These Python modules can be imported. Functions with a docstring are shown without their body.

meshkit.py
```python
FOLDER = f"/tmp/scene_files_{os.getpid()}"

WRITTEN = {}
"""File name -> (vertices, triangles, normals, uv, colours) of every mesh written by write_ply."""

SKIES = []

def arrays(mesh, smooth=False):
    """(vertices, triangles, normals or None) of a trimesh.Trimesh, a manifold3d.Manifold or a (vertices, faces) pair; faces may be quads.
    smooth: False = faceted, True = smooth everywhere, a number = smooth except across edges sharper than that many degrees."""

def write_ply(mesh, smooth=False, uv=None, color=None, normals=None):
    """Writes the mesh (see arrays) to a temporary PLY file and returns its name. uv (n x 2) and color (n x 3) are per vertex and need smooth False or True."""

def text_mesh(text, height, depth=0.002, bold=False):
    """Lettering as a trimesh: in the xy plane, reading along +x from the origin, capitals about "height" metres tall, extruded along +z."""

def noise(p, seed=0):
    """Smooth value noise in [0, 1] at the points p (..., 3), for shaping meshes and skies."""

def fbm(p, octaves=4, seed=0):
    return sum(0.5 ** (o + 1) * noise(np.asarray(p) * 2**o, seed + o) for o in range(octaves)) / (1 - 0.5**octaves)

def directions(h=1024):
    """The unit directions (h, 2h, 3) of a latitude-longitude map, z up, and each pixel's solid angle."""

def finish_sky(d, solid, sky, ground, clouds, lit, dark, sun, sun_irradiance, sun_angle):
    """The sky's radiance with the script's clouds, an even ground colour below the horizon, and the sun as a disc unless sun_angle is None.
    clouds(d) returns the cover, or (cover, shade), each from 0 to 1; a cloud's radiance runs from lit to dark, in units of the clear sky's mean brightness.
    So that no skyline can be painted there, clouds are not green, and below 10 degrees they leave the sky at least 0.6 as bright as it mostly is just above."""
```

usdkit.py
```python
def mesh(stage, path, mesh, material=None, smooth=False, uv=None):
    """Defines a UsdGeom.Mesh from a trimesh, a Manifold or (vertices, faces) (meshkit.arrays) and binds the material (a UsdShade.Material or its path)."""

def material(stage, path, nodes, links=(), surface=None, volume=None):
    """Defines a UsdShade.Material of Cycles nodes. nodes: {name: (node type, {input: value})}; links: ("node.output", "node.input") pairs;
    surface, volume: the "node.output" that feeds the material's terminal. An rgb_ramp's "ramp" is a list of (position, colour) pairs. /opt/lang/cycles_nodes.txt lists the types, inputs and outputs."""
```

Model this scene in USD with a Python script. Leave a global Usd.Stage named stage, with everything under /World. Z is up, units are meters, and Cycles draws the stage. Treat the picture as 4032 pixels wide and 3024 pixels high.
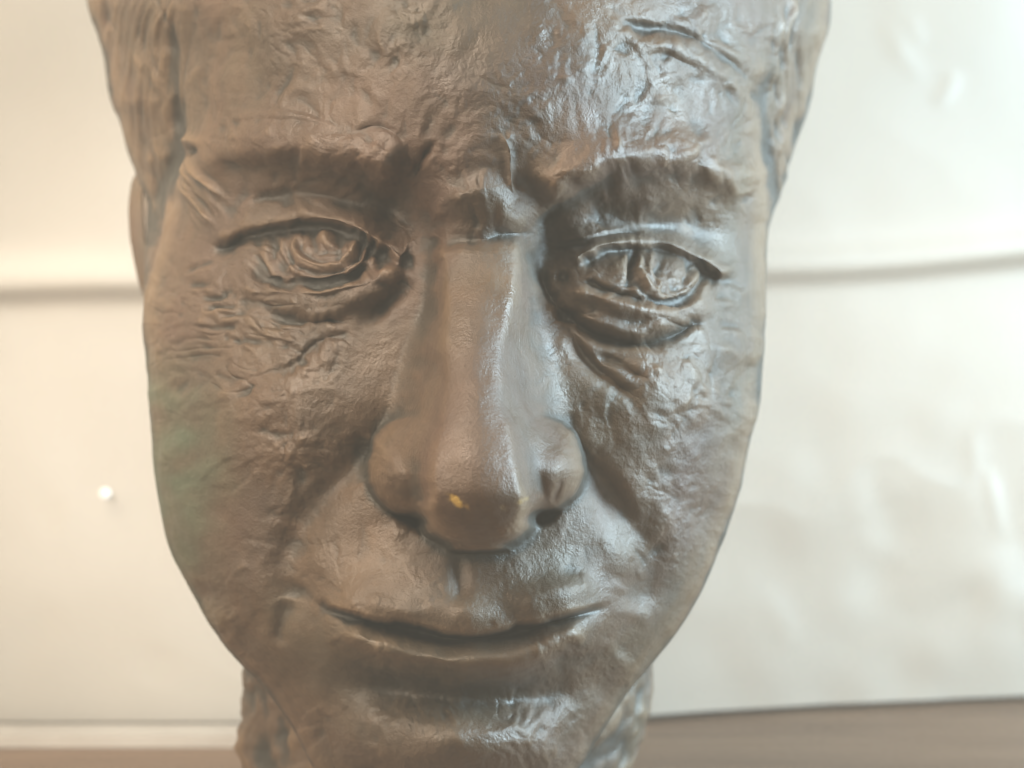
import math
import numpy as np
from scipy.ndimage import gaussian_filter, map_coordinates
from scipy.interpolate import PchipInterpolator, CubicSpline
from scipy.spatial import cKDTree
import trimesh, shapely, usdkit, meshkit
from shapely.geometry import Polygon
from pxr import Usd, UsdGeom, UsdLux, UsdShade, Sdf, Gf, Vt

stage = Usd.Stage.CreateInMemory()
UsdGeom.SetStageUpAxis(stage, 'Z'); UsdGeom.SetStageMetersPerUnit(stage, 1.0)
UsdGeom.Xform.Define(stage, '/World')
T = Sdf.ValueTypeNames
RNG = np.random.default_rng(11)

# ------------------------------------------------------------------ camera
CZ = 0.138                       # the lens is 138 mm above the shelf; x right, y away, z up
FPX = 6025.0                     # focal length in units of 1/4032 of the picture's width
cam = UsdGeom.Camera.Define(stage, '/World/camera')
cam.AddTranslateOp().Set(Gf.Vec3d(0, 0, CZ)); cam.AddRotateXOp().Set(90)
HA = 36.0; FL = HA * FPX / 4032
cam.CreateHorizontalApertureAttr(HA); cam.CreateVerticalApertureAttr(HA * .75)
cam.CreateFocalLengthAttr(FL)
cam.CreateFStopAttr(FL / 3.0); cam.CreateFocusDistanceAttr(.268)
cam.CreateClippingRangeAttr(Gf.Vec2f(.01, 100))
cam.CreateExposureAttr(0.0)

# ------------------------------------------------------------------ lamps
def rect_light(name, pos, target, w, h, power, color):
    L = UsdLux.RectLight.Define(stage, '/World/' + name)
    p, t = Gf.Vec3d(*pos), Gf.Vec3d(*target)
    up = Gf.Vec3d(0, 0, 1) if abs((t - p).GetNormalized()[2]) < .95 else Gf.Vec3d(0, 1, 0)
    m = Gf.Matrix4d().SetLookAt(p, t, up).GetInverse()
    L.AddTransformOp().Set(m)
    L.CreateWidthAttr(w); L.CreateHeightAttr(h); L.CreateIntensityAttr(power); L.CreateColorAttr(Gf.Vec3f(*color))
    return L
rect_light('ceiling_lamp', (-.50, -.30, 1.05), (-.03, .40, .1), .9, .7, 12.0, (1, .88, .72))
rect_light('window_light', (.84, .31, .38), (-.30, -.35, .13), .32, .64, 48, (.60, .84, 1))
rect_light('room_light', (-1.35, -.35, .45), (0, .36, .15), 1.0, 1.2, 4.8, (1, .86, .68))

def spot(name, pos, target, power, color, cone, soft, radius=.03):
    L = UsdLux.SphereLight.Define(stage, '/World/' + name)
    L.AddTransformOp().Set(Gf.Matrix4d().SetLookAt(Gf.Vec3d(*pos), Gf.Vec3d(*target), Gf.Vec3d(0, 0, 1)).GetInverse())
    L.CreateRadiusAttr(radius); L.CreateIntensityAttr(power); L.CreateColorAttr(Gf.Vec3f(*color))
    sh = UsdLux.ShapingAPI.Apply(L.GetPrim()); sh.CreateShapingConeAngleAttr(cone); sh.CreateShapingConeSoftnessAttr(soft)
spot('added_sheet_spot', (-.42, -.12, .42), (-.22, .60, .20), 110, (1, .93, .80), 24, .9)  # added unseen spot, brightens the left of the sheet and the haze
spot('added_sheet_spot_001', (.42, -.08, .46), (.25, .66, .17), 75, (1, .80, .60), 20, .9)  # added warm spot for the right of the sheet and its veil
spot('added_veil_spot', (-.17, -.10, .26), (-.135, .40, .165), 520, (1, .94, .87), 13, 1.0)  # added unseen beam, lights the haze along the left edge of the head
spot('added_veil_spot_001', (.18, -.10, .26), (.15, .40, .155), 500, (1, .93, .86), 13, 1.0)  # its added twin for the right edge

# ------------------------------------------------------------------ small helpers
def tag(prim, label=None, category=None, group=None, kind=None):
    for k, v in (('label', label), ('category', category), ('group', group), ('kind', kind)):
        if v: prim.SetCustomDataByKey(k, v)
    return prim
def pch(pairs):
    a = np.array(pairs, float); f = PchipInterpolator(a[:, 0], a[:, 1])
    return lambda v: f(np.clip(v, a[0, 0], a[-1, 0]))
def raw_mesh(path, v, f, n, mat, primvars=None):
    m = UsdGeom.Mesh.Define(stage, path)
    m.CreatePointsAttr(Vt.Vec3fArray.FromNumpy(np.ascontiguousarray(v, np.float32)))
    m.CreateFaceVertexCountsAttr(Vt.IntArray.FromNumpy(np.full(len(f), f.shape[1], np.int32)))
    m.CreateFaceVertexIndicesAttr(Vt.IntArray.FromNumpy(np.ascontiguousarray(f, np.int32).ravel()))
    m.CreateSubdivisionSchemeAttr('none')
    if n is not None:
        m.CreateNormalsAttr(Vt.Vec3fArray.FromNumpy(np.ascontiguousarray(n, np.float32))); m.SetNormalsInterpolation('vertex')
    for k, a in (primvars or {}).items():
        UsdGeom.PrimvarsAPI(m).CreatePrimvar(k, T.FloatArray, 'vertex').Set(Vt.FloatArray.FromNumpy(np.ascontiguousarray(a, np.float32)))
    UsdShade.MaterialBindingAPI.Apply(m.GetPrim()).Bind(mat)
    return m
def vnormals(v, f):
    n = np.zeros_like(v)
    for tri in ((0, 1, 2), (0, 2, 3)) if f.shape[1] == 4 else ((0, 1, 2),):
        fn = np.cross(v[f[:, tri[1]]] - v[f[:, tri[0]]], v[f[:, tri[2]]] - v[f[:, tri[0]]])
        for k in tri:
            for c in range(3): n[:, c] += np.bincount(f[:, k], fn[:, c], len(v))
    return n / np.maximum(np.linalg.norm(n, axis=1, keepdims=True), 1e-20)

# ------------------------------------------------------------------ materials
def bronze(name, rough=.52, tint=(1, 1, 1)):
    c = lambda r, g, b: (r * tint[0], g * tint[1], b * tint[2])
    return usdkit.material(stage, '/World/Looks/' + name, {
        'tc': ('texture_coordinate', {}),
        'n1': ('noise_texture', {'scale': 38, 'detail': 6, 'roughness': .62}),
        'r1': ('rgb_ramp', {'ramp': [(.3, c(.072, .044, .026)), (.5, c(.126, .076, .043)), (.72, c(.178, .109, .061))]}),
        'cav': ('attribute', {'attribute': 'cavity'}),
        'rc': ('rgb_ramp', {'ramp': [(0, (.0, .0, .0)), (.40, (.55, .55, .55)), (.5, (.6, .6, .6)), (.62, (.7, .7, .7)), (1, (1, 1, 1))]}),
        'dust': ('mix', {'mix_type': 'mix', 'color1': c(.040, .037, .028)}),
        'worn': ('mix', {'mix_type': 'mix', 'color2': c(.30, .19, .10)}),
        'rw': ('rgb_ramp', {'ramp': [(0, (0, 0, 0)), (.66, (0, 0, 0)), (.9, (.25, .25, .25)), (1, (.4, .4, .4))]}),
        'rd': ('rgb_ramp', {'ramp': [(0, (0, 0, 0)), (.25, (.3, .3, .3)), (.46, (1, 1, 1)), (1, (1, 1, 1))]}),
        'np': ('noise_texture', {'scale': 17, 'detail': 5, 'roughness': .6, 'distortion': .8}), 'rp': ('rgb_ramp', {'ramp': [(.36, (0, 0, 0)), (.62, (.5, .5, .5))]}), 'olive': ('mix', {'mix_type': 'mix', 'color2': c(.082, .074, .046)}), 'nq': ('noise_texture', {'scale': 23, 'detail': 4, 'distortion': .5}), 'rq': ('rgb_ramp', {'ramp': [(.45, (0, 0, 0)), (.7, (.45, .45, .45))]}), 'red': ('mix', {'mix_type': 'mix', 'color2': c(.115, .058, .040)}),
        'chip': ('attribute', {'attribute': 'chip'}), 'refl': ('attribute', {'attribute': 'green_reflection'}), 'green': ('mix', {'mix_type': 'mix', 'color2': (.092, .118, .070)}),  # green mix puts a glass reflection into the jaw colour
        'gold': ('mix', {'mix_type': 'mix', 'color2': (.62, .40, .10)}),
        'n2': ('noise_texture', {'scale': 1900, 'detail': 3, 'roughness': .6}),
        'n3': ('noise_texture', {'scale': 420, 'detail': 4, 'roughness': .6}),
        'b1': ('bump', {'strength': .36, 'distance': .0005}),
        'b2': ('bump', {'strength': .30, 'distance': .0008}),
        'nr': ('noise_texture', {'scale': 160, 'detail': 4}),
        'rr': ('map_range', {'from_min': .3, 'from_max': .7, 'to_min': rough - .10, 'to_max': rough + .14}),
        'p': ('principled_bsdf', {'metallic': .12, 'specular_ior_level': .8}),
    }, [('tc.object', 'n1.vector'), ('tc.object', 'n2.vector'), ('tc.object', 'n3.vector'), ('tc.object', 'nr.vector'),
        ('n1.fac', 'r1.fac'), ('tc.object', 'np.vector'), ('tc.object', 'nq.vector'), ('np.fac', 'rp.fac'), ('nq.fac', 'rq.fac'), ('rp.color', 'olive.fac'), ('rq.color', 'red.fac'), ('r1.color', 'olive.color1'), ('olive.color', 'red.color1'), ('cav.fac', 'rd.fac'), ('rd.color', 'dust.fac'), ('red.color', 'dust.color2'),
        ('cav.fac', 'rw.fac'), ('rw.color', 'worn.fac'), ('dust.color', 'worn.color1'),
        ('chip.fac', 'gold.fac'), ('refl.fac', 'green.fac'), ('worn.color', 'green.color1'), ('green.color', 'gold.color1'), ('gold.color', 'p.base_color'),
        ('n2.fac', 'b1.height'), ('n3.fac', 'b2.height'), ('b1.normal', 'b2.normal'), ('b2.normal', 'p.normal'),
        ('nr.fac', 'rr.value'), ('rr.result', 'p.roughness')], surface='p.BSDF')
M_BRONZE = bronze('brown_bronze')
M_HAIR = bronze('hair_bronze', .52, (1.0, 1.0, 1.0))
M_SHEET = usdkit.material(stage, '/World/Looks/cream_sheet', {
    'tc': ('texture_coordinate', {}),
    'n': ('noise_texture', {'scale': 9, 'detail': 3}),
    'r': ('rgb_ramp', {'ramp': [(.3, (.40, .360, .305)), (.7, (.435, .392, .333))]}),
    'p': ('principled_bsdf', {'roughness': .40, 'specular_ior_level': .5}),
}, [('tc.object', 'n.vector'), ('n.fac', 'r.fac'), ('r.color', 'p.base_color')], surface='p.BSDF')
M_STRIP = usdkit.material(stage, '/World/Looks/pale_strip', {'tc': ('texture_coordinate', {}), 'n': ('noise_texture', {'scale': 30, 'detail': 4}), 'r': ('rgb_ramp', {'ramp': [(.3, (.42, .36, .30)), (.7, (.52, .46, .39))]}), 'p': ('principled_bsdf', {'roughness': .4})}, [('tc.object', 'n.vector'), ('n.fac', 'r.fac'), ('r.color', 'p.base_color')], surface='p.BSDF')
M_WOOD = usdkit.material(stage, '/World/Looks/shelf_wood', {
    'tc': ('texture_coordinate', {}), 'm': ('mapping', {'scale': (2, 22, 22)}),
    'n': ('noise_texture', {'scale': 3, 'detail': 6, 'roughness': .65, 'distortion': .6}),
    'r': ('rgb_ramp', {'ramp': [(.3, (.12, .066, .036)), (.5, (.18, .104, .060)), (.7, (.25, .155, .092))]}),
    'p': ('principled_bsdf', {'roughness': .55, 'specular_ior_level': .3}),
}, [('tc.object', 'm.vector'), ('m.vector', 'n.vector'), ('n.fac', 'r.fac'), ('r.color', 'p.base_color')], surface='p.BSDF')

# ------------------------------------------------------------------ the sculpted head
# The relief is worked on a drawing of the face: u to the right, v down, heights in mm towards the viewer.
G = 3.0
U0, U1, V0, V1 = 240.0, 3360.0, -1150.0, 3330.0
NU, NV = int((U1 - U0) / G) + 1, int((V1 - V0) / G) + 1
gu = U0 + G * np.arange(NU); gv = V0 + G * np.arange(NV)
UU, VV = np.meshgrid(gu, gv)

OL = pch([(-1060, 1600), (-1000, 1250), (-850, 880), (-600, 560), (-300, 400), (0, 342), (115, 375), (197, 402), (380, 429), (461, 463), (576, 500), (700, 545), (814, 577), (958, 574), (1176, 565), (1276, 560), (1400, 572), (1527, 588), (1730, 597), (1959, 625), (2143, 661), (2299, 735), (2455, 827), (2590, 925), (2700, 1030), (2850, 1140), (3024, 1240), (3130, 1360), (3200, 1560), (3230, 1780)])
OR = pch([(-1060, 2000), (-1000, 2350), (-850, 2730), (-600, 3060), (-300, 3230), (0, 3272), (94, 3264), (239, 3221), (420, 3188), (557, 3139), (694, 3092), (839, 3046), (930, 3024), (1049, 3018), (1193, 3013), (1356, 3011), (1500, 3001), (1583, 2995), (1702, 2962), (1867, 2928), (2079, 2868), (2225, 2804), (2363, 2745), (2483, 2672), (2593, 2584), (2690, 2500), (2813, 2415), (2916, 2351), (3024, 2278), (3130, 2170), (3200, 1990), (3230, 1800)])
FLi = pch([(-1060, 1200), (-400, 830), (0, 765), (300, 725), (600, 705), (900, 640), (1080, 588), (1276, 556), (1400, 566), (3230, 566)])
FRi = pch([(-1060, 2600), (-400, 2980), (0, 3035), (210, 3042), (434, 3004), (579, 3002), (687, 3012), (940, 3010), (1049, 3014), (1193, 3013), (1356, 3011), (3230, 3011)])
fl = lambda v: np.where(v > 1276, OL(v), FLi(v)); fr = lambda v: np.where(v > 1120, OR(v), FRi(v))
CEN = pch([(-1060, 1800), (0, 1850), (900, 1880), (1800, 1860), (2600, 1800), (3230, 1790)])
HM = pch([(-1060, -60), (-1000, -25), (-900, 5), (-700, 35), (-400, 58), (-100, 71), (200, 77), (450, 79), (700, 77), (950, 71), (1300, 70), (1600, 71), (1900, 71), (2150, 71), (2300, 71), (2500, 68), (2700, 63), (2850, 62), (2950, 60), (3050, 53), (3120, 44), (3180, 30), (3230, 8)])
HS = pch([(-1060, -62), (-400, -22), (200, -6), (700, -2), (1200, 0), (1700, 4), (2100, 10), (2400, 16), (2700, 20), (3024, 20), (3230, 6)])
def smax(a, b, k):
    h = np.clip(.5 + .5 * (a - b) / k, 0, 1)
    return b + (a - b) * h + k * h * (1 - h)
def base_height(u, v):
    c = CEN(v); L, R = fl(v), fr(v); a, b = OL(v), OR(v)
    s = np.where(u < c, (c - u) / (c - L), (u - c) / (R - c))
    hs, hm = HS(v), HM(v)
    inside = hs + (hm - hs) * np.sqrt(np.clip(1 - np.clip(s, 0, 1) ** 2.15, 0, 1))
    face = np.where(s < 1, inside, hs - np.minimum((s - 1) * 900, 400))
    t = np.clip(np.where(u < c, (c - u) / (c - a), (u - c) / (b - c)), 0, 1)
    hh = pch([(-1060, -60), (-900, 8), (-700, 38), (-300, 62), (0, 66), (500, 50), (900, 25), (1250, -30), (3230, -60)])(v)
    hair = np.minimum(hs, 0) - 48 + (hh + 48 - np.minimum(hs, 0)) * np.sqrt(np.clip(1 - t ** 2.3, 0, 1))
    k = 7.0 + 17.0 / (1 + np.exp((u - c) / 160))
    both = smax(face, hair, k)
    return np.where(v > 1290, inside, np.where(v > 1200, inside + (both - inside) * np.clip((1290 - v) / 90, 0, 1), both))

big = np.zeros((NV, NU))
def spline(pts, step=6.0):
    p = np.array(pts, float)
    if len(p) == 2: p = np.array([p[0], p.mean(0), p[1]])
    t = np.r_[0, np.cumsum(np.hypot(*np.diff(p, axis=0).T))]
    cs = CubicSpline(t, p); n = max(int(t[-1] / step), 4); tt = np.linspace(0, t[-1], n)
    return cs(tt), cs(tt, 1), tt / t[-1]
def window(pts, pad):
    p = np.array(pts, float); lo, hi = p.min(0) - pad, p.max(0) + pad
    i0, i1 = max(int((lo[1] - V0) / G), 0), min(int((hi[1] - V0) / G) + 2, NV)
    j0, j1 = max(int((lo[0] - U0) / G), 0), min(int((hi[0] - U0) / G) + 2, NU)
    return slice(i0, i1), slice(j0, j1)
def stroke(pts, w, amp, w2=None, taper=.25, M=None, power=2.0):
    """A ridge (amp > 0) or groove along a curve; w is its width on the upper / right-hand side, w2 on the lower / left-hand side as drawn left to right."""
    M = big if M is None else M
    w2 = w if w2 is None else w2
    P, D, t = spline(pts)
    sl = window(P, 2.6 * max(w, w2))
    q = np.stack([UU[sl].ravel(), VV[sl].ravel()], 1)
    d, i = cKDTree(P).query(q, distance_upper_bound=2.6 * max(w, w2))
    ok = np.isfinite(d); i = np.where(ok, i, 0)
    rel = q - P[i]; tang = D[i] / np.maximum(np.linalg.norm(D[i], axis=1, keepdims=True), 1e-9)
    side = tang[:, 0] * rel[:, 1] - tang[:, 1] * rel[:, 0]          # > 0: below a curve drawn left to right
    ww = np.where(side > 0, w2, w)
    tp = np.clip(np.minimum(t[i], 1 - t[i]) / max(taper, 1e-6), 0, 1) if taper else np.ones(len(i))
    tp = tp * tp * (3 - 2 * tp)
    out = np.where(ok, amp * tp * np.exp(-(np.where(ok, d, 1e3) / ww) ** power), 0)
    M[sl] += out.reshape(M[sl].shape)
def blob(cx, cy, rx, ry, amp, rot=0, M=None, power=2.0):
    M = big if M is None else M
    sl = window([(cx, cy)], 2.4 * max(rx, ry))
    x, y = UU[sl] - cx, VV[sl] - cy; c, s = math.cos(math.radians(rot)), math.sin(math.radians(rot))
    r = np.sqrt(((x * c + y * s) / rx) ** 2 + ((-x * s + y * c) / ry) ** 2)
    M[sl] += amp * np.exp(-r ** power)
def rfield(su, sv, seed):
    a = np.random.default_rng(seed).standard_normal((NV, NU)); a = gaussian_filter(a, (sv, su), mode='wrap'); return a / a.std()

# --- large forms
blob(1240, 930, 370, 240, -11.5); blob(2480, 1000, 370, 240, -11.5)                      # eye sockets
blob(1570, 880, 105, 190, -6.5, 8); blob(2150, 940, 95, 190, -7.5, -6)                  # beside the nose root
blob(1480, 780, 170, 80, -4, 18); blob(2330, 820, 190, 70, -3.5, -24)
stroke([(740, 670), (860, 596), (1050, 584), (1250, 598), (1420, 640), (1600, 690)], 110, 7.2, 84, .12)     # brow rolls
stroke([(2100, 790), (2240, 715), (2400, 640), (2600, 612), (2820, 660), (2990, 780)], 100, 7.0, 70, .12)
stroke([(820, 655), (1046, 655), (1182, 660), (1317, 682), (1453, 712), (1580, 745)], 30, -1.6, 50, .2)
stroke([(2095, 915), (2140, 855), (2210, 815), (2290, 776), (2360, 735), (2440, 672)], 16, -3.2, 40, .2)
stroke([(2440, 690), (2600, 705), (2760, 720), (2900, 770)], 30, -1.8, 60, .2)
blob(1000, 1600, 400, 330, 8.0); blob(2690, 1590, 300, 320, 7.5)                   # cheeks
blob(1850, 2360, 600, 330, 5.0)                                                    # round the mouth
blob(1790, 2960, 460, 200, 9.5, 0, None, 2.2)                                      # chin
blob(760, 1300, 160, 300, 1.5)
blob(880, 2250, 190, 330, 3.0, -18); blob(2640, 2150, 170, 330, 2.5, 20)
blob(1850, 700, 230, 170, 3.5); blob(1885, 830, 205, 115, 5.0, 0, None, 4.0)                                                     # between the brows
blob(1750, 250, 520, 260, 1.5)
blob(2540, 880, 350, 110, -4.5, 4); blob(1230, 775, 330, 85, -1.5)
# --- nasolabial folds
stroke([(1640, 1590), (1520, 1715), (1404, 1823), (1276, 1969), (1175, 2115), (1130, 2279), (1080, 2443)], 66, -4.0, 90, .3)
stroke([(2165, 1590), (2255, 1722), (2351, 1841), (2430, 1987), (2520, 2115), (2560, 2242), (2540, 2360), (2470, 2480)], 84, -4.2, 90, .3)
stroke([(2230, 1640), (2330, 1760), (2440, 1900), (2560, 2060)], 60, 2.2, 40, .3)
# --- lids and bags, viewer's left eye
blob(1262, 1010, 300, 175, 9.5, 3, None, 2.4)
stroke([(878, 985), (945, 912), (1046, 886), (1181, 868), (1317, 872), (1400, 900), (1520, 972), (1600, 1045)], 78, 4.2, 24, .06)
stroke([(900, 895), (1080, 842), (1181, 838), (1358, 846)], 26, .9, 26, .3)
stroke([(890, 860), (1000, 800), (1150, 770), (1350, 790), (1480, 850)], 22, -1.3, 22, .3)
stroke([(958, 1030), (1034, 1110), (1115, 1140), (1224, 1147), (1360, 1125), (1468, 1087), (1600, 1050)], 20, 2.8, 75, .10)
stroke([(975, 985), (1000, 1060), (1070, 1105), (1224, 1118), (1380, 1092), (1480, 1050)], 15, -2.0, 15, .2)
stroke([(885, 1000), (950, 940), (1046, 915), (1181, 900), (1317, 903), (1400, 930), (1520, 1000), (1590, 1050)], 20, -2.6, 30, .14); blob(912, 965, 60, 36, -5.0, -38); blob(1440, 1065, 70, 26, -2.2, -28)
stroke([(1635, 1080), (1566, 1158), (1495, 1225), (1408, 1290)], 26, -2.4, 36, .42)
stroke([(990, 1246), (1088, 1243), (1170, 1266), (1260, 1268), (1390, 1282)], 20, -1.7, 15, .25)
stroke([(1010, 1200), (1120, 1210), (1280, 1225), (1420, 1180), (1520, 1120)], 40, 1.6, 30, .25)
stroke([(1403, 1290), (1310, 1340), (1224, 1376), (1142, 1455), (1050, 1482), (1012, 1522)], 24, -1.3, 18, .3)
stroke([(969, 1246), (1010, 1290), (1100, 1330), (1215, 1372)], 14, 1.1, 14, .3)
# --- lids and bags, viewer's right eye
blob(2530, 1095, 290, 165, 9.0, 4, None, 2.6)
stroke([(2235, 1035), (2334, 988), (2388, 966), (2470, 953), (2578, 956), (2687, 978), (2795, 1030), (2860, 1112)], 52, 3.4, 24, .06)
stroke([(2160, 972), (2280, 962), (2388, 934), (2470, 922), (2560, 930)], 15, -2.4, 15, .25)
stroke([(2200, 905), (2330, 870), (2480, 850), (2650, 870), (2800, 930)], 50, .6, 40, .3)
stroke([(2204, 1124), (2280, 1142), (2361, 1166), (2415, 1190), (2524, 1217), (2620, 1230), (2703, 1213), (2768, 1175), (2800, 1120)], 20, 2.9, 55, .10)
stroke([(2260, 1110), (2361, 1132), (2430, 1160), (2524, 1184), (2640, 1190), (2730, 1150)], 15, -2.0, 15, .2)
stroke([(2250, 1060), (2334, 1016), (2388, 994), (2470, 982), (2578, 985), (2687, 1010), (2790, 1062), (2845, 1120)], 20, -2.8, 34, .14); blob(2800, 1085, 66, 34, -4.6, 36); blob(2185, 1062, 28, 34, 1.8); blob(2215, 1090, 24, 24, -2.0)
stroke([(2095, 1034), (2128, 1104), (2182, 1188), (2247, 1254), (2310, 1304), (2390, 1334), (2500, 1356), (2590, 1346), (2670, 1310), (2770, 1245)], 26, -3.6, 18, .1)
stroke([(2250, 1200), (2340, 1258), (2470, 1300), (2600, 1290), (2700, 1250)], 30, 2.2, 34, .25)
stroke([(2190, 1222), (2280, 1360), (2361, 1465), (2440, 1530), (2540, 1606)], 24, -2.6, 34, .25)
stroke([(2330, 1380), (2440, 1440), (2560, 1520)], 18, -1.2, 18, .3)
# --- mouth
mouth = [(1180, 2345), (1312, 2397), (1440, 2434), (1568, 2463), (1695, 2497), (1796, 2516), (1914, 2507), (2060, 2470), (2187, 2434), (2315, 2397), (2440, 2345)]
up = [(x, y - 14 - 16 * math.exp(-((x - 1640) / 200) ** 2)) for x, y in mouth]
stroke(up, 140, 5.8, 17, .18)
stroke([(x, y + 3) for x, y in mouth], 13, -5.0, 18, .26)
stroke([(1235, 2412), (1400, 2512), (1580, 2586), (1800, 2624), (2020, 2600), (2230, 2522), (2420, 2404)], 78, 10.0, 62, .16)
stroke([(1960, 2395), (2096, 2345), (2250, 2318), (2430, 2296)], 40, 2.2, 66, .35)
stroke([(1280, 2335), (1420, 2370), (1560, 2400), (1700, 2425)], 30, .9, 30, .3)
stroke([(1260, 2610), (1500, 2715), (1800, 2755), (2150, 2732), (2440, 2620)], 86, -6.5, 80, .3)
blob(1165, 2335, 70, 50, -2.6, 20); blob(2510, 2340, 90, 80, -3.8)
stroke([(1150, 2360), (1120, 2450), (1110, 2560)], 40, -2.2, 40, .3)
stroke([(2500, 2400), (2480, 2500), (2420, 2590)], 50, -2.2, 50, .3)
stroke([(1800, 2170), (1808, 2290), (1815, 2410)], 34, -1.4, 34, .3)
blob(1840, 2432, 90, 60, 1.8)
# --- brow creases and marks
stroke([(2410, 84), (2568, 120), (2713, 156), (2821, 212), (2893, 270), (2965, 375)], 26, -3.0, 18, .18)
stroke([(2430, 130), (2568, 168), (2713, 210), (2810, 275), (2890, 350), (2950, 440)], 22, 1.4, 30, .2)
stroke([(2540, 212), (2660, 235), (2760, 290)], 14, -.8, 12, .3)
blob(2770, 400, 130, 110, -1.6, 20, None, 4.0)
stroke([(1724, 535), (1690, 590), (1636, 668), (1600, 720)], 16, -2.0, 14, .3)
stroke([(1960, 520), (1992, 566), (2010, 660), (2042, 776)], 12, 1.5, 12, .25)
stroke([(2005, 520), (2010, 560)], 9, 1.0, 9, .3)
blob(2012, 845, 52, 58, 1.0, 6, None, 4.0)
stroke([(1676, 930), (1760, 936), (1880, 932), (1970, 930)], 40, 2.4, 14, .25)
stroke([(1600, 590), (1622, 640), (1605, 690)], 8, 1.0, 8, .3)
stroke([(1352, 502), (1400, 524), (1470, 497), (1540, 520), (1600, 585)], 18, -.7, 14, .3)
stroke([(863, 472), (1000, 458), (1180, 464), (1330, 492)], 9, 1.0, 14, .2)

# --- nose, as a loft over the rows
face0 = base_height(UU, VV)
H = face0 + big
LB = pch([(900, 1705), (960, 1700), (1167, 1675), (1367, 1612), (1549, 1550), (1700, 1520), (1850, 1560), (2000, 1610), (2090, 1640), (2165, 1770)])
LR = pch([(900, 1735), (960, 1738), (1167, 1752), (1367, 1742), (1549, 1758), (1641, 1740), (1750, 1712), (1878, 1690), (1960, 1698), (2040, 1696), (2110, 1732), (2165, 1826)])
RR = pch([(900, 2030), (1021, 2034), (1185, 2016), (1367, 1984), (1549, 1975), (1695, 2004), (1878, 2040), (1960, 2054), (2040, 2062), (2110, 2020), (2165, 1940)])
RB = pch([(900, 2075), (1021, 2080), (1167, 2105), (1367, 2165), (1549, 2215), (1700, 2225), (1900, 2180), (2000, 2150), (2090, 2120), (2165, 2000)])
NH = pch([(900, 73), (960, 75.5), (1080, 80), (1185, 84.5), (1367, 91.5), (1549, 97), (1700, 101.5), (1850, 104.8), (1930, 105.2), (1990, 104.0), (2050, 101), (2110, 95.5), (2165, 80)])
rows = (gv > 880) & (gv < 2170)
vr = VV[rows]; ur = UU[rows]
lb, lr, rr, rb, nh = LB(vr), LR(vr), RR(vr), RB(vr), NH(vr)
low = 66.0
tL = np.clip((ur - lb) / (lr - lb), -14, 1); tR = np.clip((rb - ur) / (rb - rr), -14, 1)
mid = (ur - (lr + rr) / 2) / ((rr - lr) / 2)
N = np.where(ur < lr, low + (nh - low) * tL, np.where(ur > rr, low + (nh - low) * tR, nh + 2.6 * (1 - np.clip(mid, -1, 1) ** 2)))
fade = np.clip((vr - 880) / 120, 0, 1)
N = gaussian_filter(N, (6.5, 3.6)) - 14 * (1 - fade) ** 2
H[rows] = smax(H[rows], N, 7.0)
def ala(cx, cy, rx, ry, hc, a, rot, k, pw=2.0):
    x, y = UU - cx, VV - cy; c, s = math.cos(math.radians(rot)), math.sin(math.radians(rot))
    r = (np.abs(x * c + y * s) / rx) ** pw + (np.abs(-x * s + y * c) / ry) ** pw
    hc = hc - .028 * np.clip(cy + 20 - VV, 0, 400)
    E = np.where(r < 1, hc + a * np.sqrt(np.clip(1 - r, 0, 1)), hc - 60 * (r - 1))
    return smax(H, E, k)
H = ala(1680, 1840, 218, 205, 70, 22, 18, 15.0, 2.2)
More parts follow.
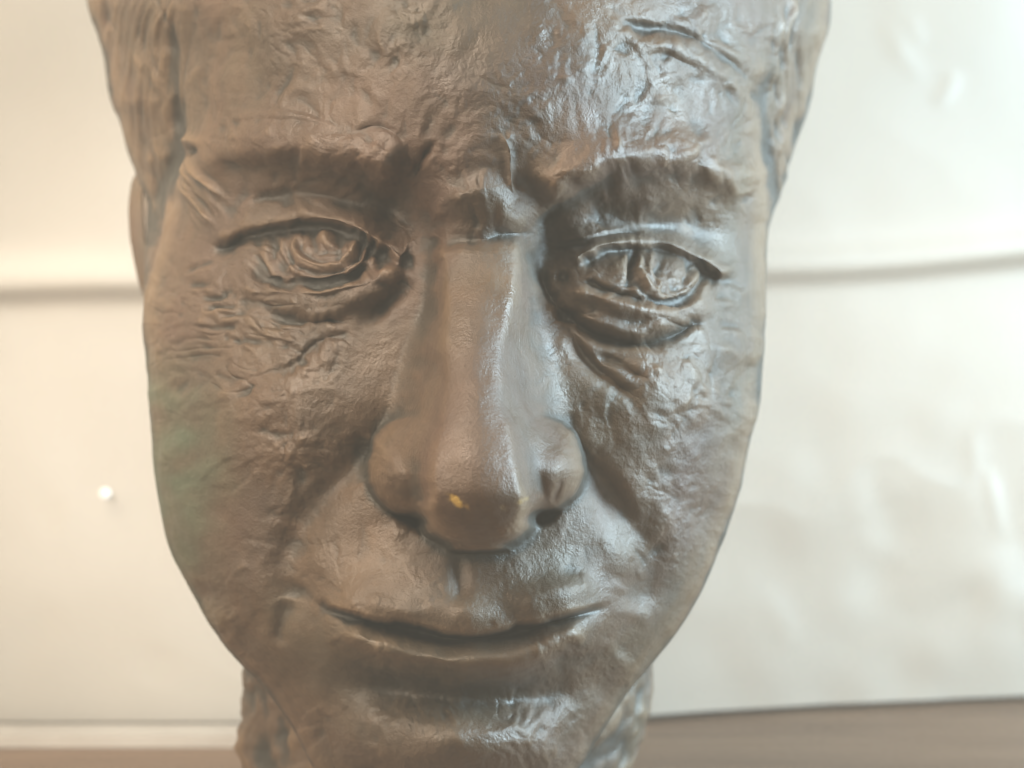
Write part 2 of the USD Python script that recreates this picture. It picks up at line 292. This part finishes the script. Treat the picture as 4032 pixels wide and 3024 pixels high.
H = ala(2100, 1830, 184, 190, 70, 22, -18, 15.0, 2.2)
for cx, cy, rx, ry, a, rot in ((1640, 2050, 66, 30, -11, 20), (2130, 2032, 50, 24, -9, -20), (1640, 1850, 30, 110, -.9, 12), (2130, 1910, 20, 70, -1.1, -18),
                               (1640, 1660, 40, 70, -1.5, 30)):
    blob(cx, cy, rx, ry, a, rot, H)
stroke([(2215, 1880), (2190, 1930), (2180, 1990)], 12, -1.6, 12, .3, H)
wx, wy = rfield(16, 16, 61), rfield(16, 16, 62); qx, qy = rfield(6, 6, 63), rfield(6, 6, 64)
II, JJ = (VV - V0) / G, (UU - U0) / G
H = gaussian_filter(map_coordinates(H, [II + .35 * qy + 1.2 * wy, JJ + .35 * qx + 1.2 * wx], order=1, mode='nearest'), 1.6)

# --- eyes: rings of the iris, cut folds
fine = np.zeros((NV, NU))
def rings(cx, cy, sq, radii, amps, wdt, a0, a1, rot=0):
    for r, a, w in zip(radii, amps, wdt):
        th = np.radians(np.linspace(a0, a1, 14)) + math.radians(rot)
        stroke([(cx + r * math.cos(t), cy + r * sq * math.sin(t)) for t in th][::-1], w, a, w, .12, fine)
rings(1275, 950, .80, (112, 88, 150, 172, 205, 232, 262), (1.2, -.8, -1.0, .8, -.9, .5, -.6), (12, 10, 11, 11, 11, 11, 12), -20, 200)
rings(2620, 1055, .86, (118, 92, 150, 178), (.7, -.6, -1.0, .5), (12, 11, 13, 12), -40, 220)
blob(1282, 938, 26, 30, 1.7, 0, fine); blob(1240, 950, 22, 34, -1.6, 0, fine); blob(1320, 945, 22, 30, -1.4, 0, fine); blob(1270, 985, 60, 18, -.9, 0, fine)
blob(2600, 1050, 34, 40, -1.8, 0, fine); blob(2660, 1085, 30, 34, 1.0, 0, fine); blob(2545, 1075, 24, 40, 1.0, 20, fine); blob(2640, 1110, 24, 20, -1.2, 0, fine)
for x0, x1, y0, y1 in ((2590, 2570, 1080, 1150), (2630, 2625, 1095, 1160), (2680, 2690, 1060, 1140), (2710, 2715, 1050, 1120)):
    stroke([(x0, y0), ((x0 + x1) / 2 + 6, (y0 + y1) / 2), (x1, y1)], 8, .8, 8, .3, fine)
stroke([(2470, 985), (2478, 1050), (2462, 1110), (2490, 1150)], 15, -2.3, 15, .2, fine)
stroke([(2450, 1000), (2460, 1060), (2450, 1110)], 10, 1.0, 10, .2, fine)
blob(2420, 1060, 44, 62, 1.1, 0, fine)
stroke([(1000, 960), (1045, 1020), (1110, 1090)], 11, .9, 11, .3, fine); stroke([(1080, 925), (1100, 990), (1150, 1060)], 12, -1.1, 12, .3, fine)
stroke([(1420, 930), (1480, 990), (1560, 1035)], 9, -1.0, 9, .3, fine)
# crow's feet and cheek wrinkles
for p, a in (([(725, 1120), (790, 1112), (860, 1100)], -1.2), ([(860, 1150), (925, 1134)], -1.0), ([(795, 1222), (870, 1208), (942, 1211)], -1.6), ([(866, 1262), (930, 1240), (975, 1238)], -1.4),
             ([(700, 1060), (780, 1050), (870, 1030)], -1.0), ([(780, 1175), (850, 1160), (930, 1165)], -1.0), ([(760, 1290), (840, 1290), (930, 1300)], -.9), ([(850, 1330), (930, 1350), (1040, 1345)], -.9)):
    stroke(p, 11, a, 11, .3, fine); stroke([(x, y + 19) for x, y in p], 12, -.55 * a, 12, .3, fine)
for p, a in (([(2800, 1150), (2860, 1165), (2920, 1210)], -1.3), ([(2830, 1120), (2900, 1130), (2950, 1160)], -1.1), ([(2810, 1270), (2870, 1280), (2930, 1320)], -1.5), ([(2790, 1330), (2850, 1340), (2900, 1390)], -1.0)):
    stroke(p, 18, .55 * a, 18, .4, fine); stroke([(x, y + 26) for x, y in p], 18, -.3 * a, 18, .4, fine)
rg = np.random.default_rng(5)
def scatter_strokes(n, box, ang, spread, length, w, amp):
    """Ledges where the clay was pressed on or scraped: sharp on one side, running out softly on the other."""
    for _ in range(int(n * .45)):
        x, y = rg.uniform(box[0], box[2]), rg.uniform(box[1], box[3]); a = math.radians(ang + rg.normal(0, spread)); L = length * rg.uniform(.6, 1.9)
        dx, dy = math.cos(a) * L / 2, math.sin(a) * L / 2; b, b2 = rg.normal(0, .2) * L, rg.normal(0, .12) * L
        w1, w2 = w * rg.uniform(.6, 1.0), w * rg.uniform(2.0, 4.5)
        if rg.random() < .5: w1, w2 = w2, w1
        stroke([(x - dx, y - dy), (x - dx * .3 - dy / L * b, y - dy * .3 + dx / L * b), (x + dx * .4 - dy / L * b2, y + dy * .4 + dx / L * b2), (x + dx, y + dy)], w1, amp * rg.choice([-1, 1]) * rg.uniform(.3, 1.0), w2, .4, fine)
scatter_strokes(80, (660, 1080, 1150, 1560), 10, 28, 120, 10, .65)
scatter_strokes(70, (720, 1350, 1420, 1950), -30, 30, 150, 13, .55)
scatter_strokes(60, (850, 1900, 1500, 2500), -40, 35, 150, 14, .5)
scatter_strokes(90, (760, 60, 1600, 460), 80, 45, 110, 12, .55)
scatter_strokes(60, (800, 470, 1600, 660), 70, 40, 70, 10, .6)
scatter_strokes(60, (900, 690, 1400, 850), -25, 40, 130, 12, .6)
scatter_strokes(90, (2180, 20, 3000, 560), 65, 40, 90, 10, .5)
scatter_strokes(60, (2350, 540, 2980, 720), 70, 30, 60, 9, .7)
scatter_strokes(60, (2350, 740, 2950, 900), 40, 50, 70, 11, .6)
scatter_strokes(80, (2250, 1380, 2950, 1950), 45, 35, 120, 12, .5)
scatter_strokes(60, (2150, 2020, 2700, 2330), 55, 40, 90, 10, .5)
scatter_strokes(50, (1250, 2080, 1750, 2400), 20, 50, 90, 10, .5)
scatter_strokes(70, (1250, 2420, 2400, 2620), 70, 40, 60, 10, .5)
scatter_strokes(70, (1150, 2720, 2300, 3040), 60, 60, 80, 11, .6)
scatter_strokes(60, (1650, 480, 2120, 900), 40, 60, 80, 11, .6)
scatter_strokes(25, (1740, 960, 2000, 1900), 80, 40, 80, 11, .25)

# --- skin of the cast: hammered, picked, scraped
fine = .62 * gaussian_filter(map_coordinates(fine, [II + .8 * qy + 2.5 * wy, JJ + .8 * qx + 2.5 * wx], order=1, mode='nearest'), 1.2)
n_big, n_mid, n_sm = rfield(24, 24, 1), rfield(9, 9, 2), rfield(3.2, 3.2, 3)
n_fi = rfield(1.4, 1.4, 6)
def warp(a, k): return map_coordinates(a, [II + k * wy, JJ + k * wx], order=1, mode='wrap')
def crease(su, sv, seed, width, k=7):
    """A broken network of sharp little creases."""
    n = warp(rfield(su, sv, seed), k); m = np.clip(.5 + .9 * rfield(su * 1.6, sv * 1.6, seed + 50), 0, 1.3)
    return -np.exp(-np.abs(n / width) ** 1.3) * m
def zone(cx, cy, rx, ry): return np.exp(-(((UU - cx) / rx) ** 2 + ((VV - cy) / ry) ** 2) ** 1.5)
act = np.clip(.55 + .40 * rfield(26, 26, 9), .08, 1.3)
nosemask = np.clip(1 - ((UU - 1880) / 330) ** 4 - ((VV - 1500) / 560) ** 4, 0, 1)
calm = 1 - .85 * nosemask
zl = zone(960, 1330, 420, 330)                                          # crinkled skin under the viewer's left eye
zr = zone(2700, 1550, 330, 420); zf = zone(1150, 250, 520, 330); zfr = zone(2600, 400, 420, 330); zc = zone(1750, 2880, 560, 180)
lump = warp(rfield(5.0, 5.0, 90), 4); lump2 = warp(rfield(3.0, 3.6, 91), 4)
tex0 = .44 * n_big + .24 * warp(rfield(13, 13, 95), 5) * (.3 + act)
tex = .22 * n_mid * (.3 + act) + act * (.20 * lump + .10 * lump2) + .035 * n_sm + .010 * n_fi
tex = tex + act * (.22 * warp(rfield(14, 14, 7), 8) * warp(rfield(20, 20, 8), 8) + .34 * crease(13, 9, 71, .28) + .12 * crease(6, 5, 72, .45))
tex = tex + zl * (.60 * crease(13, 4.5, 73, .30, 6) + .30 * warp(rfield(11, 3.6, 75), 6) + .15 * lump2)
tex = tex + zr * (.25 * crease(7, 12, 76, .45, 6) + .15 * lump) + zf * (.22 * crease(5, 10, 77, .45, 8) + .26 * warp(rfield(4.5, 8, 78), 8)) + zfr * (.2 * crease(5, 8, 79, .45, 6) + .20 * warp(rfield(3.5, 6, 80), 5)) + zc * (.2 * crease(6, 6, 81, .45, 6) + .25 * warp(rfield(4, 4, 82), 5))
soft = 1 - .45 / (1 + np.exp(-(VV - 1950) / 90)) - .15 / (1 + np.exp(-(VV - 1500) / 90))
soft = soft * (1 - .6 * np.maximum(zone(2480, 850, 420, 140), zone(1230, 770, 420, 110))) * (1 - .4 * zone(2330, 1650, 240, 260))
tex = tex0 * (.75 + .25 * soft) + .9 * zc * (.22 * warp(rfield(4, 5, 96), 5) + .3 * crease(6, 9, 97, .3, 6)) * np.clip((UU - 1500) / 500, .35, 1) + tex * .80 * soft + (.032 * rfield(2.4, 2.4, 92) + .022 * rfield(1.2, 1.2, 93)) * np.clip(.4 + .9 * act, .4, 1.4)
ze = np.maximum(zone(1265, 1010, 330, 130), zone(2520, 1085, 330, 130))
tex = tex + ze * (.45 * crease(7, 4, 101, .35, 6) + .30 * warp(rfield(4, 4, 102), 6))
tex = .62 * tex * calm
# hair: long combed strands on temples and scalp
hl = FLi(VV); hr_ = FRi(VV)
hairw = np.maximum(1 / (1 + np.exp((UU - hl - 20) / 14)), 1 / (1 + np.exp((hr_ + 18 - UU) / 10)))
hairw = hairw * np.clip((1130 - VV) / 160, 0, 1)
top = np.clip((-140 + 60 * n_big - VV) / 120, 0, 1); hairw = np.maximum(hairw, top)
wu, wv = 34 * rfield(30, 45, 21), 0
def warped(a): return map_coordinates(a, [((VV - V0) / G).ravel(), np.clip((UU + .18 * (VV - 300) + wu - U0) / G, 0, NU - 1).ravel()], order=1, mode='wrap').reshape(NV, NU)
strand = warped(.7 * rfield(4, 34, 22) + .5 * rfield(2.2, 22, 23) + .7 * rfield(12, 40, 24) + .28 * rfield(1.4, 14, 26))
fine_all = fine + tex * (1 - .5 * hairw) + hairw * .31 * strand
stroke([(650, 60), (672, 200), (668, 400), (690, 600), (640, 760)], 34, -2.0, 34, .2, fine_all)
for k in range(26):
    x, y = rg.uniform(380, 720), rg.uniform(-60, 800)
    stroke([(x, y), (x + rg.normal(14, 20), y + 90), (x + rg.normal(40, 25), y + 190)], 12, rg.choice([-.6, .5]), 14, .4, fine_all)
for k in range(40):
    x, y = rg.uniform(3030, 3260), rg.uniform(-60, 820)
    stroke([(x, y), (x + rg.normal(-4, 8), y + 70), (x + rg.normal(-12, 12), y + 150)], 9, rg.choice([-.8, .7]), 10, .4, fine_all)
# loose strands that run from the hair over the end of the brow
for k in range(16):
    x = rg.uniform(700, 760); y = rg.uniform(560, 700)
    stroke([(x, y), (x + 18, y + 70), (x + rg.uniform(40, 110), y + 150), (x + rg.uniform(80, 170), y + 240)], 11, .5, 11, .35, fine_all)
blob(742, 590, 26, 24, -2.6, 0, fine_all); blob(735, 560, 40, 28, 1.6, 0, fine_all)
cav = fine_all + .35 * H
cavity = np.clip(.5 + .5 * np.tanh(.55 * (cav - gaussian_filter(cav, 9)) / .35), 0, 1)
green_reflection = np.clip((1 / (1 + np.exp((UU - 830 - 25 * n_big) / 35))) * np.clip((VV - 1320) / 250, 0, 1) * np.clip((2560 - VV) / 250, 0, 1) * (.62 + .14 * n_mid), 0, 1)  # green reflection of the case glass, painted on the left jaw
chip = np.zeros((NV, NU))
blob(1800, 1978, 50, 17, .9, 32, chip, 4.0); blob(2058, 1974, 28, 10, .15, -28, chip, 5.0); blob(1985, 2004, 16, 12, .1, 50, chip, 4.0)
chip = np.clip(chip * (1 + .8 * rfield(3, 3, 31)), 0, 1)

# --- the grid of the head: front rows follow the relief, the back is a rounded skull
D0 = .352
vrows = np.r_[np.linspace(-1060, -30, 110)[:-1], np.linspace(-30, 3060, 880), np.linspace(3060, 3230, 30)[1:]]
NC = 700
tt = np.linspace(-1, 1, NC)
sc = np.sign(tt) * (.45 * np.abs(tt) + .55 * np.sin(np.abs(tt) * np.pi / 2))
vg = np.repeat(vrows[:, None], NC, 1)
a, b = OL(vg), OR(vg)
ug = (a + b) / 2 + (b - a) / 2 * sc[None, :]
samp = lambda M: map_coordinates(M, [(vg - V0) / G, (ug - U0) / G], order=1, mode='nearest')
edge = np.clip((1 - np.abs(sc))[None, :] / .035, 0, 1); edge = edge * edge * (3 - 2 * edge)
hb = base_height(ug, vg)
hgt = hb + (samp(H) - samp(face0)) * edge
def to_world(u, v, h_mm):
    d = D0 - h_mm / 1000
    return np.stack([(u - 2016) / FPX * d, d, CZ - (v - 1512) / FPX * d], -1)
P = to_world(ug, vg, hgt)
NB = 64
tb = np.linspace(np.pi / 2, -np.pi / 2, NB)[1:-1]
depthb = pch([(-1060, 4), (-900, 55), (-600, 100), (0, 125), (800, 130), (1500, 112), (2200, 70), (2800, 30), (3230, 4)])(vrows)[:, None]
edge_h = .5 * (hgt[:, :1] + hgt[:, -1:])
lin = np.linspace(0, 1, NB)[1:-1][None, :]
eh = hgt[:, -1:] + (hgt[:, :1] - hgt[:, -1:]) * lin
ub = (OL(vrows) + OR(vrows))[:, None] / 2 + ((OR(vrows) - OL(vrows)) / 2)[:, None] * np.sin(tb)[None, :]
B = to_world(ub, np.repeat(vrows[:, None], NB - 2, 1), eh - depthb * np.cos(tb)[None, :])
nr, ncol = len(vrows), NC + NB - 2
allP = np.concatenate([P, B], 1).reshape(-1, 3)
i, j = np.meshgrid(np.arange(nr - 1), np.arange(ncol), indexing='ij')
jn = (j + 1) % ncol
quads = np.stack([i * ncol + j, (i + 1) * ncol + j, (i + 1) * ncol + jn, i * ncol + jn], -1).reshape(-1, 4)
n0 = vnormals(allP, quads)
disp = np.zeros((nr, ncol)); disp[:, :NC] = samp(fine_all) * np.minimum(1, .5 + .5 * edge)
allP = allP + n0 * (disp.reshape(-1, 1) / 1000)
nrm = vnormals(allP, quads)
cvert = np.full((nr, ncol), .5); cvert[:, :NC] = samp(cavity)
pvert = np.zeros((nr, ncol)); pvert[:, :NC] = samp(green_reflection); kvert = np.zeros((nr, ncol)); kvert[:, :NC] = samp(chip)
uv = np.zeros((nr, ncol, 2)); uv[:, :NC, 0] = ug; uv[:, :NC, 1] = vg; uv[:, NC:, 0] = -9999; uv[:, NC:, 1] = vrows[:, None]
fc = uv.reshape(-1, 2)[quads].mean(1)
isback = (fc[:, 0] < 0)
part = np.zeros(len(quads), int)                                       # 0 face
cells = lambda M, th: (map_coordinates(M, [(fc[:, 1] - V0) / G, (fc[:, 0] - U0) / G], order=1, mode='nearest') > th)
part[(~isback) & cells(hairw, .5)] = 1
part[isback & (fc[:, 1] < 1500)] = 1
def region(pts, k, smooth=True):
    p = spline(list(pts) + [pts[0]])[0] if smooth else np.array(pts)
    part[shapely.contains_xy(Polygon(p).buffer(0), fc[:, 0], fc[:, 1]) & (part == 0)] = k
region([(905, 960), (1046, 892), (1181, 876), (1317, 880), (1400, 908), (1520, 980), (1600, 1047), (1468, 1085), (1360, 1123), (1224, 1143), (1115, 1135), (1034, 1106), (955, 1030)], 2, False)
region([(2200, 1090), (2240, 1040), (2334, 994), (2470, 962), (2578, 965), (2687, 988), (2795, 1040), (2845, 1105), (2800, 1120), (2768, 1170), (2703, 1208), (2620, 1224), (2524, 1211), (2415, 1184), (2361, 1160), (2280, 1138)], 3, False)
region([(735, 600), (775, 515), (863, 468), (978, 454), (1114, 461), (1249, 468), (1351, 502), (1399, 522), (1487, 495), (1554, 529), (1602, 590), (1615, 700), (1554, 730), (1453, 705), (1317, 678), (1182, 658), (1046, 651), (842, 651)], 4, False)
region([(2110, 800), (2128, 715), (2225, 660), (2307, 622), (2388, 585), (2423, 557), (2568, 535), (2749, 550), (2857, 600), (2966, 673), (3002, 740), (2985, 800), (2850, 735), (2720, 705), (2560, 700), (2430, 690), (2350, 741), (2280, 784), (2204, 817)], 5, False)
region([(1700, 940), (2062, 940), (2080, 1030), (2112, 1180), (2150, 1367), (2172, 1560), (2215, 1690), (2262, 1768), (2290, 1859), (2280, 1955), (2215, 2005), (2130, 2030), (2060, 2090), (1932, 2136), (1823, 2128), (1714, 2085), (1660, 2045), (1568, 2042), (1490, 1992), (1452, 1896), (1462, 1796), (1525, 1695), (1590, 1630), (1606, 1549), (1620, 1367), (1660, 1167)], 6, False)
region(mouth + [(2315, 2310), (2187, 2325), (2060, 2335), (1940, 2400), (1840, 2390), (1740, 2400), (1560, 2385), (1400, 2350), (1280, 2330)], 7, False)
region(mouth + [(2400, 2440), (2230, 2560), (2020, 2635), (1800, 2655), (1580, 2630), (1400, 2565), (1250, 2440)], 8, False)

bust = UsdGeom.Xform.Define(stage, '/World/bronze_bust')
BASE = np.array([-.01, .395, 0.004])
bust.AddTranslateOp().Set(Gf.Vec3d(*BASE))
tag(bust.GetPrim(), 'brown patinated bronze head of a smiling man on the wooden shelf', 'sculpture')
def sub(name, sel, mat, label=None, parent='/World/bronze_bust'):
    q = quads[sel]; idx, inv = np.unique(q, return_inverse=True); q = inv.reshape(-1, 4)
    m = raw_mesh(f'{parent}/{name}', allP[idx] - BASE, q[:, ::-1] if FLIP else q, nrm[idx] * (-1 if FLIP else 1), mat,
                 {'cavity': cvert.ravel()[idx], 'chip': kvert.ravel()[idx], 'green_reflection': pvert.ravel()[idx]})
    tag(m.GetPrim(), label)
FLIP = nrm.reshape(nr, ncol, 3)[nr // 2, NC // 2, 1] > 0
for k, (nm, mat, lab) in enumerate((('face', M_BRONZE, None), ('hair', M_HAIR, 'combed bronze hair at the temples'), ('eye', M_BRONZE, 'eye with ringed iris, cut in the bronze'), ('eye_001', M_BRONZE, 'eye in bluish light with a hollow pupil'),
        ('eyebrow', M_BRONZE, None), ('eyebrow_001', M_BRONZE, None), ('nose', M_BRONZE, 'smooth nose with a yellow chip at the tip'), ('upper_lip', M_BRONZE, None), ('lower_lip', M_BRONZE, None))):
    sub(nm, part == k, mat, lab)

# ears: a rim and a lobe against the side of the head, mostly hidden behind it
def ear(side):
    th = np.linspace(0, 2 * np.pi, 90)[:, None]; r = np.linspace(0, 1, 24)[None, :]
    prof = 6.0 * np.exp(-((r - .86) / .11) ** 2) + 2.0 * r - 5 * np.exp(-(r / .5) ** 2) + 3 * np.exp(-((r - .5) / .12) ** 2) * (np.cos(th) > -.6)
    y = 15 * r * np.cos(th); z = 27 * r * np.sin(th) * (1 - .12 * np.sin(th))
    out = prof * np.sqrt(np.clip(1 - r ** 8, 0, 1))
    v = np.stack([side * (out + 1.2 * meshkit.fbm(np.stack([y / 9, z / 9, 0 * y], -1), 3, 4)), y, z], -1)
    back = np.stack([-side * 16 * np.sqrt(np.clip(1 - r ** 2, 0, 1)) + 0 * y, y, z], -1)
    V = np.concatenate([v.reshape(-1, 3), back.reshape(-1, 3)]) / 1000
    ii, jj = np.meshgrid(np.arange(89), np.arange(23), indexing='ij'); f = np.stack([ii * 24 + jj, (ii + 1) * 24 + jj, (ii + 1) * 24 + jj + 1, ii * 24 + jj + 1], -1).reshape(-1, 4)
    F = np.concatenate([f if side < 0 else f[:, ::-1], (f[:, ::-1] if side < 0 else f) + 90 * 24])
    return V, F
V, F = ear(-1)
V = V @ trimesh.transformations.rotation_matrix(math.radians(-24), (0, 0, 1))[:3, :3].T @ trimesh.transformations.rotation_matrix(math.radians(-8), (1, 0, 0))[:3, :3].T @ trimesh.transformations.rotation_matrix(math.radians(-7), (0, 1, 0))[:3, :3].T
c = to_world(708, 925, -62.0)
V = V + c - BASE
raw_mesh('/World/bronze_bust/ear', V, F, vnormals(V, F), M_BRONZE, {'cavity': np.full(len(V), .5), 'chip': np.zeros(len(V)), 'green_reflection': np.zeros(len(V))})

# neck: a rough column behind the chin down to the shelf
zz = np.linspace(0, .150, 150); th = np.linspace(0, 2 * np.pi, 240)[:-1]
TH, ZZ = np.meshgrid(th, zz)
vv = 1512 + (CZ - ZZ - BASE[2]) / .385 * FPX
uL = np.interp(vv, [2300, 2625, 2916, 3024, 3300, 3600], [960, 936, 945, 972, 1010, 990]); uR = np.interp(vv, [2300, 2607, 2807, 3024, 3300, 3600], [2590, 2575, 2562, 2490, 2440, 2460])
xL, xR = (uL - 2016) / FPX * .385, (uR - 2016) / FPX * .385
pn = np.stack([np.cos(TH) * 2.2, np.sin(TH) * 2.2, ZZ * 42], -1)
bump = 5.5 * (meshkit.fbm(pn * 1.6, 4, 9) - .5) + 5.0 * (np.abs(meshkit.fbm(pn * 3.5, 3, 15) - .5) - .12)
rx = (xR - xL) / 2 + bump / 1000; ry = .050 + bump / 1000
X = (xL + xR) / 2 + rx * np.cos(TH); Y = .392 + ry * np.sin(TH) - .0
V = np.stack([X, Y, ZZ + BASE[2]], -1).reshape(-1, 3) - BASE
n1, n2 = TH.shape
ii, jj = np.meshgrid(np.arange(n1 - 1), np.arange(n2), indexing='ij'); jn = (jj + 1) % n2
F = np.stack([ii * n2 + jj, ii * n2 + jn, (ii + 1) * n2 + jn, (ii + 1) * n2 + jj], -1).reshape(-1, 4)
cv = np.clip(.5 + (bump - gaussian_filter(bump, 5, mode='wrap')) * .6, 0, 1).ravel()
raw_mesh('/World/bronze_bust/neck', V, F, vnormals(V, F), M_HAIR, {'cavity': cv, 'chip': np.zeros(len(V)), 'green_reflection': np.zeros(len(V))})

# ------------------------------------------------------------------ the sheet behind, hung and lightly crumpled
xs = np.linspace(-.62, .62, 560); zs = np.linspace(.003, .62, 420)
X, Z = np.meshgrid(xs, zs)
back_y = .610 + np.interp(X, [-.62, .02, .62], [0, 0, .155])
pz = np.stack([X * 5, Z * 5, 0 * X], -1)
wrinkle = .010 * (meshkit.fbm(pz, 3, 40) - .5)
rid = 1 - 2 * np.abs(meshkit.fbm(np.stack([X * 13 + Z * 5, Z * 12 - X * 4, 0 * X + 3], -1), 3, 44) - .5)
wl = np.clip((X - .03) / .1, 0, 1) * np.clip((.16 - Z) / .08, 0, 1) + .12
wrinkle += -.0062 * (rid - .8) * wl
foldz = np.where(X < 0, .176, .176 + .080 * X) + .0012 * np.sin(X * 31)
dz = Z - foldz
fold = -.005 * np.exp(-(np.where(dz > 0, dz / .010, dz / .004)) ** 2) + .003 / (1 + np.exp(dz / .003))
def px(u, v, d=.64): return ((u - 2016) / FPX * d, CZ - (v - 1512) / FPX * d)
def sheet_crease(pts, w, amp):
    w, amp = w * 1.7, amp * .15
    p = np.array([px(*q) for q in pts]); t = np.linspace(0, 1, 60); k = np.linspace(0, 1, len(p))
    C = np.stack([np.interp(t, k, p[:, 0]), np.interp(t, k, p[:, 1])], 1)
    d, i = cKDTree(C).query(np.stack([X.ravel(), Z.ravel()], 1), distance_upper_bound=w * 3)
    ok = np.isfinite(d); tp = np.where(ok, np.sin(np.pi * t[np.where(ok, i, 0)]) ** .6, 0)
    return (amp * tp * np.exp(-(np.where(ok, d, 1) / w) ** 2)).reshape(X.shape)
creases = sum(sheet_crease(*c) for c in (
    ([(3800, 250), (3770, 330), (3715, 400)], .0022, -.0032), ([(3490, 60), (3560, 190), (3660, 300)], .0024, -.0022), ([(3600, 40), (3650, 160)], .0020, -.0016),
    ([(3946, 1840), (3975, 1980), (4010, 2150)], .0020, -.0045), ([(3600, 2420), (3800, 2320), (4100, 2200)], .004, -.004), ([(3300, 2080), (3420, 2220), (3650, 2320)], .004, .004),
    ([(3000, 2320), (3080, 2460), (3120, 2560)], .003, -.003), ([(3720, 2000), (3900, 1900), (4000, 1850)], .004, .003), ([(3380, 1850), (3400, 1980), (3380, 2060)], .004, -.0035), ([(3520, 1850), (3540, 1990)], .004, -.003),
    ([(300, 2350), (180, 2500), (120, 2720)], .005, .0025), ([(700, 2500), (640, 2640)], .005, .002)))
Y = back_y + wrinkle + fold + creases
V = np.stack([X, Y, Z], -1).reshape(-1, 3)
ii, jj = np.meshgrid(np.arange(len(zs) - 1), np.arange(len(xs) - 1), indexing='ij'); w = len(xs)
F = np.stack([ii * w + jj, ii * w + jj + 1, (ii + 1) * w + jj + 1, (ii + 1) * w + jj], -1).reshape(-1, 4)
sh = raw_mesh('/World/backdrop_sheet', V, F, vnormals(V, F), M_SHEET)
tag(sh.GetPrim(), 'cream glossy plastic sheet with a level fold, hanging behind the bronze head', 'sheet')

# ------------------------------------------------------------------ the shelf
b = trimesh.creation.box([1.7, .80, .03]); b.apply_translation([0, .50, -.015])
s = usdkit.mesh(stage, '/World/wooden_shelf', b, M_WOOD)
tag(s.GetPrim(), 'brown wooden shelf under the bronze head and the hanging sheet', 'shelf')

M_GLINT = usdkit.material(stage, '/World/Looks/glint_white', {'p': ('principled_bsdf', {'base_color': (.85, .83, .80), 'roughness': .2})}, surface='p.BSDF')  # for a bead added where a bright reflected speck shows
for nm, (u, v), lab in (('glint_bead', (410, 1945), 'small shiny white bead added on the sheet as a glint, left of the jaw'),):
    x, z = px(u, v, .606); st = trimesh.creation.icosphere(2, .0022); st.apply_scale([1, .45, 1]); st.apply_translation([x, .6075, z])
    tag(usdkit.mesh(stage, '/World/' + nm, st, M_GLINT, smooth=True).GetPrim(), lab, 'bead')
st = trimesh.creation.box([.62, .020, .0045]); st.apply_translation([-.335, .590, .00235])
s = usdkit.mesh(stage, '/World/edge_strip', st, M_STRIP)
tag(s.GetPrim(), 'pale flat strip along the lower edge of the hanging sheet', 'strip')

# ------------------------------------------------------------------ haze added in place of the veil of reflections in the case glass
M_HAZE = usdkit.material(stage, '/World/Looks/added_haze', {'v': ('principled_volume', {'color': (.96, .84, .70), 'density': .28, 'anisotropy': -.15})}, volume='v.volume')
hz = trimesh.creation.box([1.7, 1.25, 1.68]); hz.apply_translation([0, .325, -.19])
h = usdkit.mesh(stage, '/World/haze', hz, M_HAZE)
tag(h.GetPrim(), 'thin pale haze added before the bronze head for the veil of glass reflections', 'haze', kind='stuff')
